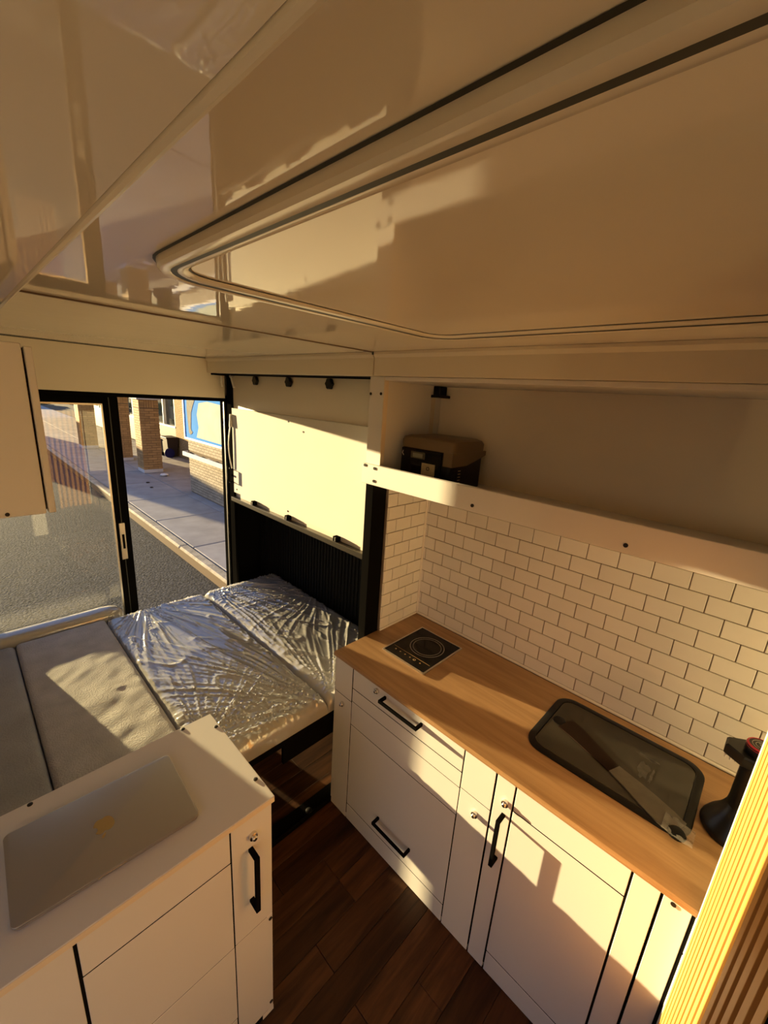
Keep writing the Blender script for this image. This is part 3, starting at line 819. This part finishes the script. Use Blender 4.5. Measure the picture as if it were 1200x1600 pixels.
for (x, y) in ((-1.063, .341), (-1.010, .4145), (-0.778, .4125), (-1.063, 0.0), (-1.063, -.34)):
    mk('screw', G().lathe([(.0056, -.001), (.0056, .0012), (.004, .0022)], (x, y, LT), 14), mScrew, tpn, True)

lp_ = thing('laptop', 'closed silver laptop lying on the white side cabinet', 'laptop', (-0.885, 0.113, LT))
lx0, lx1, ly0, ly1 = -0.995, -0.776, -0.054, 0.273
rot = math.radians(-1.6)
def lrot(loop):
    cx, cy = (lx0 + lx1) / 2, (ly0 + ly1) / 2
    return [(cx + (x - cx) * math.cos(rot) - (y - cy) * math.sin(rot), cy + (x - cx) * math.sin(rot) + (y - cy) * math.cos(rot), z) for x, y, z in loop]
def lloop(d, z, r=.012): return lrot(rr(lx0 + d, lx1 - d, ly0 + d, ly1 - d, r, z, 6))
mk('base', G().loops([lloop(.006, LT + .0006, .010), lloop(.001, LT + .003), lloop(0, LT + .006), lloop(.0003, LT + .0082)]), mLaptop, lp_, True)
mk('hinge_gap', G().loops([lloop(.0022, LT + .0081), lloop(.0022, LT + .0091)], False, False), mGasketShade, lp_)
lid = mk('lid', G().loops([lloop(.0004, LT + .0090), lloop(0, LT + .0105), lloop(.0006, LT + .0122), lloop(.002, LT + .0130)]), mLaptop, lp_, True)
notch = lrot([(lx1 + .0002, .075, LT + .0085), (lx1 + .0002, .125, LT + .0085)])
mk('notch', G().tube(notch, .0016, 8), mChrome, lp_, True)
# logo: up points to the opening edge (+x), right points to -y
def lg(u, v):
    return (-0.884 + v, 0.107 - u)
s_ = .0215
outline = []
half = [(0.0, .62), (.22, .74), (.48, .74), (.72, .56), (.80, .40)]
bite = [(.62, .26), (.54, .08), (.56, -.10), (.68, -.28), (.86, -.36)]
low = [(.80, -.58), (.62, -.86), (.42, -1.0), (.22, -1.0), (.0, -.92)]
left = [(-.22, -1.0), (-.42, -1.0), (-.62, -.86), (-.80, -.58), (-.90, -.25), (-.92, .05), (-.86, .36), (-.70, .60), (-.46, .74), (-.22, .74)]
outline = [lg(a * s_, b * s_) for a, b in half + bite + low + left]
outline = [(p[0], p[1]) for p in lrot([(a, b, 0) for a, b in outline]) for p in [p]]
lgm = mk('logo', G().prism(outline, LT + .0129, LT + .0133, 'z'), mLogo, lid)
leaf = [lg(a * s_, b * s_) for a, b in [(-.02, .82), (.04, 1.08), (.22, 1.32), (.40, 1.38), (.38, 1.14), (.22, .92)]]
mk('logo', G().prism([(p[0], p[1]) for p in lrot([(a, b, 0) for a, b in leaf])], LT + .0129, LT + .0133, 'z'), mLogo, lid)
lgm['label'] = 'mirror finish bitten apple logo'

# upper left cabinet
uc = thing('wall_cabinet', 'white overhead cabinet at the left edge in front of the window', 'cabinet', (-0.91, -0.25, 1.58))
UX = -0.75
B('body', -1.07, UX - DK - .001, -0.62, 0.0885, 1.5825, 1.808, mGap, uc)
B('door', UX - DK, UX, -0.30, 0.0790, 1.5805, 1.8130, mWhite, uc, .0012)
B('door', UX - DK, UX, -0.62, -0.3025, 1.5805, 1.8130, mWhite, uc, .0012)
st_ = B('stile', UX - DK - .0005, UX - .0005, 0.0818, 0.0905, 1.5805, 1.8095, mWhite, uc, .001)
B('side_panel', -1.07, UX - DK - .001, 0.0886, 0.0904, 1.5805, 1.8095, mWhite, uc)
B('mounting_block', -1.05, -0.80, -0.60, -0.10, 1.8085, ZL, mWhite, uc)
mk('screw', G().tube([(UX - .001, .0365, 1.5855), (UX + .0015, .0365, 1.5855)], .0026, 12), mScrew, uc, True)

# ================================================================ BED
bb = thing('bed_platform', 'black steel bed base under the cushions', 'bed base', (-1.75, 0.8, 0))
B('deck', -2.42, -1.135, -0.60, 1.43, 0.44, 0.478, mBlack, bb, .002)
B('sun_block_panel', -2.42, -2.40, -0.60, 0.553, 0.0, 0.44, mBlackWall, bb)  # unseen panel, added to block sun under the bed
B('unseen_leg', -2.36, -2.32, 0.630, 0.708, 0.0, 0.264, mBlack, bb)  # unseen leg, added to keep sun off the cabinet's left stile
B('pedestal', -2.35, -1.425, -0.60, 0.10, 0.0, 0.44, mBlackWall, bb, .002)
B('sun_block_beam', -2.40, -2.36, 0.554, 1.42, 0.265, 0.44, mBlack, bb)  # unseen beam, added to limit how high the sun patch reaches
B('front_apron', -1.150, -1.136, 0.722, 1.195, 0.357, 0.4395, mBlack, bb)
B('unseen_leg', -1.20, -1.16, 1.36, 1.42, 0.0, 0.4395, mBlack, bb)
B('unseen_leg', -2.36, -2.32, 1.36, 1.42, 0.0, 0.4395, mBlack, bb)
mk('support_rail', G().tube([(-1.150, 0.20, .462 - .012), (-1.150, 0.715, .462 - .012)], .008, 10), mBarWood, bb, True)

def ax_samples(a0, a1, r, step):
    out = [(a0, 9.0), (a0, r)]
    for k in range(1, 6):
        t = math.pi / 2 * k / 6
        out.append((a0 + r * (1 - math.cos(t)), r * (1 - math.sin(t))))
    n = max(2, int((a1 - a0 - 2 * r) / step))
    for k in range(n + 1): out.append((a0 + r + (a1 - a0 - 2 * r) * k / n, 0.0))
    for k in range(5, 0, -1):
        t = math.pi / 2 * k / 6
        out.append((a1 - r * (1 - math.cos(t)), r * (1 - math.sin(t))))
    out += [(a1, r), (a1, 9.0)]
    return out

def soft(x0, x1, y0, y1, z0, z1, r=.03, step=.03, disp=None, crown=.006):
    xs = ax_samples(x0, x1, r, step); ys = ax_samples(y0, y1, r, step)
    rows = []
    for (x, dx) in xs:
        row = []
        for (y, dy) in ys:
            u = (x - x0) / (x1 - x0); v = (y - y0) / (y1 - y0)
            z = z1 - dx - dy + crown * math.sin(math.pi * u) * math.sin(math.pi * v)
            if disp and dx < 1 and dy < 1: z += disp(x, y, min(1, min(x - x0, x1 - x, y - y0, y1 - y) / .02 + .25))
            row.append((x, y, max(z, z0)))
        rows.append(row)
    return G().grid(rows)

def pillow_disp(seed, amp=.003):
    def f(x, y, w): return w * amp * noise.noise(Vector((x * 6, y * 6, seed)))
    return f

def dimple(cx, cy, amp, rad):
    return lambda x, y: -amp * math.exp(-((x - cx) ** 2 + (y - cy) ** 2) / rad ** 2)
dm = [dimple(-1.72, .335, .0022, .014), dimple(-1.70, .350, .0022, .030), dimple(-1.735, .325, -.002, .02), dimple(-2.10, .22, .004, .03), dimple(-1.9, .10, .004, .05)]
def grey_disp(x, y, w):
    v = .0035 * noise.noise(Vector((x * 5, y * 5, 2.2)))
    v += .0025 * noise.noise(Vector((x * 16 + y * 9, y * 14, 5.2)))
    for d in dm: v += d(x, y)
    return w * v

def wrinkle(fans, seed):
    def ridge(n, k): return max(0.0, 1 - abs(n) * k) ** 1.4
    def f(x, y, w):
        h = 0.0
        wx = x + .025 * noise.noise(Vector((x * 3, y * 3, seed + 31))); wy = y + .025 * noise.noise(Vector((x * 3, y * 3, seed + 57)))
        for (cx, cy, fr, rad, amp) in fans:
            dx, dy = wx - cx, wy - cy
            r = math.hypot(dx, dy) + 1e-5; th = math.atan2(dy, dx)
            n = noise.noise(Vector((th * fr, r * .55, seed + cx * 3)))
            n2 = noise.noise(Vector((th * fr * 2.1, r * 1.1, seed + cx * 7 + 4)))
            rid = ridge(n, 8) + .55 * ridge(n2, 7)
            h += 1.5 * amp * rid * math.exp(-(r / rad) ** 2) * min(1.0, r / .06)
        patch = max(0.0, noise.noise(Vector((x * 3.5, y * 3.5, seed + 71))))
        n = noise.noise(Vector((wx * 3 + 1.5 * wy, wy * 13 - wx * 5, seed + 9)))
        n3 = noise.noise(Vector((wx * 20, wy * 15, seed + 19)))
        h += .0042 * ridge(n, 9) + .0020 * patch * ridge(n3, 4)
        h += .0016 * noise.noise(Vector((x * 5, y * 5, seed)))
        return h * w
    return f

BX0, BX1 = -2.375, -1.128
ZB = 0.555
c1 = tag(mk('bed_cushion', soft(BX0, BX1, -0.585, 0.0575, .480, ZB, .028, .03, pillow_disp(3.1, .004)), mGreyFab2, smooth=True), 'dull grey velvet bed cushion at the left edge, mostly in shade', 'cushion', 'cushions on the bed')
c2 = tag(mk('bed_cushion', soft(BX0, BX1, 0.0595, 0.4195, .480, ZB, .020, .009, grey_disp), mGreyFab, smooth=True), 'grey velvet bed cushion without wrapping, crossed by a patch of sun', 'cushion', 'cushions on the bed')
def wrapped(y0, y1, fans, seed, label):
    t = thing('wrapped_bed_cushion', label, 'cushion', ((BX0 + BX1) / 2, (y0 + y1) / 2, .480), 'cushions on the bed')
    mk('cushion', soft(BX0 + .004, BX1 - .004, y0 + .003, y1 - .003, .4802, ZB - .006, .035, .03, pillow_disp(seed, .003), .010), mGreyFab, t, True)
    fg = soft(BX0, BX1, y0, y1, .4805, ZB, 0.038, .0052, wrinkle(fans, seed), .010)
    mk('plastic_wrap', fg, mFilm, t, True)
    return t
wrapped(0.4205, 0.9345, [(-2.45, 0.62, 10, .95, .0050), (-1.12, 0.93, 11, .70, .0055), (-1.22, .46, 7, .40, .004)], 1.7, 'grey bed cushion in wrinkled clear plastic, beside the unwrapped grey cushion')
wrapped(0.9355, 1.432, [(-2.45, 1.02, 10, .75, .0055), (-2.0, 1.50, 8, .5, .004), (-1.12, .93, 10, .7, .005)], 8.3, 'grey bed cushion in wrinkled clear plastic, against the black wall')
# bolster by the window
bo = thing('bolster', 'plastic wrapped bolster lying along the window sill', 'bolster', (-2.43, 0.2, .50))
def bolster(off):
    lps = []
    n = 20
    for y, sc in [(-0.30, .95), (-0.1, 1), (0.1, 1.0), (0.25, 1.0), (0.36, 1.02), (0.42, 1.04), (0.46, .98), (0.485, .86), (0.505, .62), (0.515, .30)]:
        ring_ = []
        for k in range(n):
            a = 2 * math.pi * k / n
            rx, rz = .052 + off, .050 + off
            wob = 1 + .03 * noise.noise(Vector((y * 14, math.cos(a) * 2, math.sin(a) * 2)))
            ring_.append((-2.432 + rx * sc * wob * math.copysign(abs(math.cos(a)) ** .8, math.cos(a)), y, 0.534 + rz * sc * wob * math.copysign(abs(math.sin(a)) ** .8, math.sin(a))))
        lps.append(ring_)
    return G().loops(lps)
mk('cushion', bolster(0), mGreyFab, bo, True)
mk('plastic_wrap', bolster(.004), mFilm, bo, True)
B('ledge', -2.49, -2.425, -0.30, 0.50, .455, .482, mBlack, bo)

# threshold strip on the floor
th_ = thing('floor_track', 'black metal track strip on the floor at the foot of the cabinet', 'track', (-1.145, 0.7, 0))
B('strip', -1.178, -1.112, 0.30, 1.45, 0.0005, 0.020, mBlack, th_, .003)
B('lip', -1.118, -1.112, 0.30, 1.45, 0.020, 0.030, mBlack, th_)
mk('bolt', G().lathe([(.014, 0), (.014, .006), (.008, .009)], (-1.128, .845, .0205), 16), mScrew, th_, True)
# crumbs on the floor under the bed
# ================================================================ OUTSIDE
ZSW, ZST = -0.50, -0.65
g = G().box(-70, 30, -60, 2.06, ZST - .3, ZST)
structure(mk('floor', g, mAsphalt), 'dark asphalt street outside the window')
g = G().box(-70, 30, 2.06, 60, ZST - .3, ZSW - .03)
sw = structure(mk('floor', g, mMortar), 'concrete pavement outside the window')
slab0 = None
for (y0, y1) in ((2.20, 3.325), (3.325, 5.05)):
    k0 = None
    x = -5.85 - 1.565 * 24
    while x < 0:
        if k0 is None: k0 = B('paving_slab', x + .010, x + 1.565 - .010, y0 + .006, y1 - .006, ZSW - .06, ZSW, mConc, sw, .012)
        else: like(k0, sw, (x + 1.565 / 2, (y0 + y1) / 2, ZSW - .06))
        x += 1.565
k0 = None
x = -45.0
while x < 0:
    if k0 is None: k0 = tag(B('kerb_stone', x + .006, x + 3.0 - .006, 2.06, 2.194, ZST - .05, ZSW + .004, mKerb, sw, .02), None)
    else: like(k0, sw, (x + 1.5, 2.127, ZST - .05))
    x += 3.0

def brick_run(parent, mat, a0, a1, z0, z1, bw, bh, place, off):
    """courses of bricks along one face; place(a0,a1,z0,z1) gives box arguments"""
    protos = {}
    n = 0; z = z0; row = 0
    while z + bh <= z1 + 1e-6:
        a = a0 - (bw / 2 if (row + off) % 2 else 0)
        while a < a1 - .02:
            b0, b1 = max(a, a0), min(a + bw, a1)
            key = round(b1 - b0, 4)
            if key > .02:
                args = place(b0 + .004, b1 - .004, z + .004, z + bh - .004)
                ctr = ((args[0] + args[1]) / 2, (args[2] + args[3]) / 2, args[4])
                if key in protos: like(protos[key], parent, ctr)
                else: protos[key] = mk('brick', G().box(*args), mat, parent)
                n += 1
            a += bw
        z += bh; row += 1
    return n

def pillar(x0, x1, y0, y1, label, mat):
    t = thing('brick_pillar', label, 'pillar', ((x0 + x1) / 2, (y0 + y1) / 2, ZSW), 'brick pillars of the building outside')
    B('core', x0 + .012, x1 - .012, y0 + .012, y1 - .012, ZSW, 1.34, mMortar, t)
    B('plinth', x0 - .004, x1 + .004, y0 - .004, y1 + .004, ZSW, ZSW + .09, mStone, t, .01)
    brick_run(t, mat, x0, x1, ZSW + .09, 1.15, .235, .0615, lambda a, b, c, d: (a, b, y0, y0 + .03, c, d), 0)
    brick_run(t, mat, y0, y1, ZSW + .09, 1.15, .225, .0615, lambda a, b, c, d: (x1 - .03, x1, a, b, c, d), 1)
    # band of upright bricks under the cap
    w = (y1 - y0)
    for k in range(4):
        a = y0 + w * .26 + k * w * .125
        B('brick', x1 - .03, x1, a + .004, a + w * .125 - .004, 1.145, 1.335, mat, t)
    for k in range(3):
        for (a, b) in ((y0, y0 + w * .26), (y0 + w * .76, y1)):
            B('brick', x1 - .03, x1, a + .004, b - .004, 1.145 + k * .0635, 1.145 + (k + 1) * .0635 - .008, mat, t)
    w = (x1 - x0)
    for k in range(3):
        for q in range(2):
            B('brick', x0 + q * w / 2 + .004, x0 + (q + 1) * w / 2 - .004, y0, y0 + .03, 1.145 + k * .0635, 1.145 + (k + 1) * .0635 - .008, mat, t)
    B('cap', x0 - .05, x1 + .05, y0 - .05, y1 + .05, 1.34, 1.40, mStone, t, .01)
    B('post', (x0 + x1) / 2 - .12, (x0 + x1) / 2 + .12, (y0 + y1) / 2 - .12, (y0 + y1) / 2 + .12, 1.40, 2.6, mWhitePaint, t, .01)
pillar(-12.17, -11.68, 3.300, 3.755, 'yellow brick pillar on the pavement, nearest the poster', mBrick)
pillar(-14.32, -13.80, 3.10, 3.640, 'yellow brick pillar on the pavement next to the window stile', mBrick)
pillar(-17.25, -16.72, 2.95, 3.40, 'yellow brick pillar seen through the dusty window glass', mBrick)
# porch beam on the posts
structure(B('ceiling', -30, -4.0, 3.1, 5.2, 2.6, 2.85, mWhitePaint), 'porch roof on the brick pillars outside')

# vestibule wall with ledge and poster
vw = thing('brick_wall', 'cream brick wall with a stone ledge below the blue poster', 'wall', (-8.0, 4.2, ZSW))
B('core', -9.21, -4.0, 3.512, 5.05, ZSW, 2.6, mMortar, vw)
n1 = brick_run(vw, mBrickPale, -9.22, -7.24, ZSW + .02, .30, .165, .0575, lambda a, b, c, d: (a, b, 3.50, 3.53, c, d), 0)
brick_run(vw, mBrickPale, -9.22, -7.24, .42, .66, .165, .0575, lambda a, b, c, d: (a, b, 3.50, 3.53, c, d), 1)
ld = thing('stone_ledge', 'white stone ledge with planting hollows on the brick wall outside', 'ledge', (-8.0, 3.45, .30))
B('front', -9.265, -6.0, 3.385, 3.41, .305, .395, mStone, ld, .004)
B('base', -9.265, -6.0, 3.41, 3.498, .305, .35, mStone, ld, .004)
B('end', -9.265, -9.235, 3.41, 3.498, .35, .395, mStone, ld, .004)
for x in (-8.75, -8.1, -7.4):
    mk('ridge', G().tube([(x - .12, 3.44, .352), (x, 3.45, .372), (x + .14, 3.47, .352)], .022, 8), mStone, ld, True)
po = thing('poster', 'blue framed poster with a pale tentacle like arm on the brick wall', 'poster', (-8.2, 3.49, .66))
B('sheet', -9.30, -6.6, 3.488, 3.498, .69, 2.05, mBlue, po)
pale = [(-8.72, .74), (-6.62, .72), (-6.62, 1.36), (-7.4, 1.44), (-8.15, 1.48), (-8.55, 1.43), (-8.66, 1.2), (-8.60, .95)]
mk('pale_print', G().prism(pale, 3.4855, 3.4881, 'y'), mPosterPale, po)
arm = [(-9.10, .80), (-9.03, .765), (-8.95, .79), (-8.91, .83), (-8.97, .86), (-8.99, .90), (-8.965, 1.05), (-8.94, 1.22), (-8.84, 1.36), (-8.72, 1.50), (-8.64, 1.75), (-8.70, 1.85), (-9.02, 1.72), (-9.13, 1.50), (-9.155, 1.30), (-9.135, 1.05), (-9.11, .92)]
mk('arm_print', G().prism(arm, 3.4835, 3.4881, 'y'), mPosterArm, po)
B('frame', -9.36, -6.55, 3.476, 3.499, .645, .69, mWhitePaint, po, .004)
B('frame', -9.36, -9.30, 3.476, 3.499, .69, 2.05, mWhitePaint, po, .004)

# shop front behind the porch
sf = thing('shop_front', 'shop front with dark windows and brick behind the porch', 'shop front', (-16, 5.2, ZSW))
B('brick_pier', -14.27, -9.2, 5.05, 5.30, ZSW, 2.6, mBrickFar, sf)
B('bulkhead', -30, -14.27, 5.12, 5.30, ZSW, .40, mShopDark, sf)
B('head', -30, -14.27, 5.08, 5.30, 1.32, 2.6, mWhitePaint, sf)
B('sill', -30, -14.27, 5.04, 5.14, .38, .435, mWhitePaint, sf)
xs_ = [-14.31, -15.36, -16.5, -17.6, -18.7, -19.8, -20.9, -22, -24, -26, -28, -30]
for a, b in zip(xs_[1:], xs_[:-1]):
    w_ = B('window', a + .03, b - .03, 5.15, 5.17, .435, 1.32, mShopGlass, sf)
    B('mullion', b - .03, b + .03, 5.06, 5.17, .435, 1.32, mWhitePaint, sf)

# bins
def bin_(x0, x1, y0, y1, h, mat, lidm, label):
    t = thing('wheelie_bin', label, 'bin', ((x0 + x1) / 2, (y0 + y1) / 2, ZSW), 'bins by the shop front')
    g = G().loops([[(x0 + .04, y0 + .04, ZSW + .03), (x1 - .04, y0 + .04, ZSW + .03), (x1 - .04, y1 - .04, ZSW + .03), (x0 + .04, y1 - .04, ZSW + .03)],
                   [(x0, y0, ZSW + h), (x1, y0, ZSW + h), (x1, y1, ZSW + h), (x0, y1, ZSW + h)]])
    mk('body', g, mat, t)
    B('lid', x0 - .02, x1 + .02, y0 - .02, y1 + .02, ZSW + h, ZSW + h + .05, lidm, t, .02, 2)
    for x in (x0 + .08, x1 - .08):
        mk('wheel', G().tube([(x - .02, y0 + .03, ZSW + .06), (x + .02, y0 + .03, ZSW + .06)], .058, 14), mBlack, t, True)
bin_(-15.45, -14.62, 4.62, 5.00, .50, mBinTan, mWhitePaint, 'tan bin with pale lid by the shop front')
bin_(-14.55, -13.98, 4.66, 5.00, .58, mShopDark, mShopDark, 'dark bin standing right of the tan bin')
mk_ = tag(mk('bin_wheel', G().tube([(-13.95, 4.70, ZSW + .15), (-13.92, 4.70, ZSW + .15)], .15, 24), mBinBlue, smooth=True), 'dark blue round disc leaning on the dark bin', 'disc')

# litter
random.seed(3)
def crumple(c, s, mat, label, flat=.35):
    bm = bmesh.new(); bmesh.ops.create_icosphere(bm, subdivisions=2, radius=s)
    for w in bm.verts:
        w.co *= 1 + .45 * noise.noise(w.co * (2.2 / s)); w.co.z *= flat
    zmin = min(w.co.z for w in bm.verts)
    bm.verts.index_update()
    g = G().add([(c[0] + w.co.x, c[1] + w.co.y, c[2] + w.co.z - zmin) for w in bm.verts], [tuple(q.index for q in f.verts) for f in bm.faces])
    bm.free()
    return tag(mk('paper_scrap', g, mat), label, 'litter', 'scraps on the pavement')
crumple((-11.15, 3.60, ZSW), .10, mWhitePaint, 'white crumpled scrap on the pavement beside the pillar')
crumple((-9.96, 2.93, ZSW), .035, mShopDark, 'small dark scrap on the pavement left of the ledge wall')
crumple((-10.5, 3.02, ZSW), .04, mShopDark, 'tiny dark scrap on the pavement in front of the pillar')

# far background seen through the glass
def hedge(x, y, w, d, h, label):
    bm = bmesh.new(); bmesh.ops.create_icosphere(bm, subdivisions=4, radius=1)
    for v in bm.verts:
        k = 1 + .35 * noise.noise(v.co * 3.0) + .18 * noise.noise(v.co * 9)
        v.co = Vector((v.co.x * k * d, v.co.y * k * w, max(0, v.co.z * k * h * .6 + h * .45)))
    bm.verts.index_update()
    g = G().add([(x + v.co.x, y + v.co.y, ZST + v.co.z) for v in bm.verts], [tuple(q.index for q in f.verts) for f in bm.faces])
    bm.free()
    return tag(mk('hedge', g, mLeaf), label, 'hedge', 'hedges across the car park')
for q, (x, y, h, lab) in enumerate(((-43, -3.0, .55, 'left clump of the hedge across the car park'), (-44, 3.4, .60, 'middle clump of the hedge across the car park'), (-45, 9.6, .55, 'right clump of the hedge across the car park, behind the pillars'))):
    hedge(x, y, 2.2, 1.0, h, lab)

# unseen van, added so its shadow falls along the pavement
pv = thing('unseen_van', 'unseen pale van down the street, added to shade the pavement', 'van', (-25, 0.2, ZST))
side = [(-27.6, -.30), (-27.6, .35), (-27.45, 1.02), (-24.4, 1.05), (-23.7, .50), (-22.7, .32), (-22.5, .10), (-22.5, -.30)]
mk('body', G().prism(side, -0.75, 0.98, 'y'), mWhitePaint, pv)
B('side_window', -26.9, -24.7, -0.762, -0.748, .45, .92, mShopGlass, pv)
B('side_window', -26.9, -24.7, .978, .992, .45, .92, mShopGlass, pv)
B('windscreen', -24.30, -24.18, -.62, .85, .42, .88, mShopGlass, pv)
for x in (-26.7, -23.4):
    for y in (-.72, .79):
        mk('wheel', G().tube([(x, y, ZST + .33), (x, y + .16, ZST + .33)], .33, 20), mBlack, pv, True)
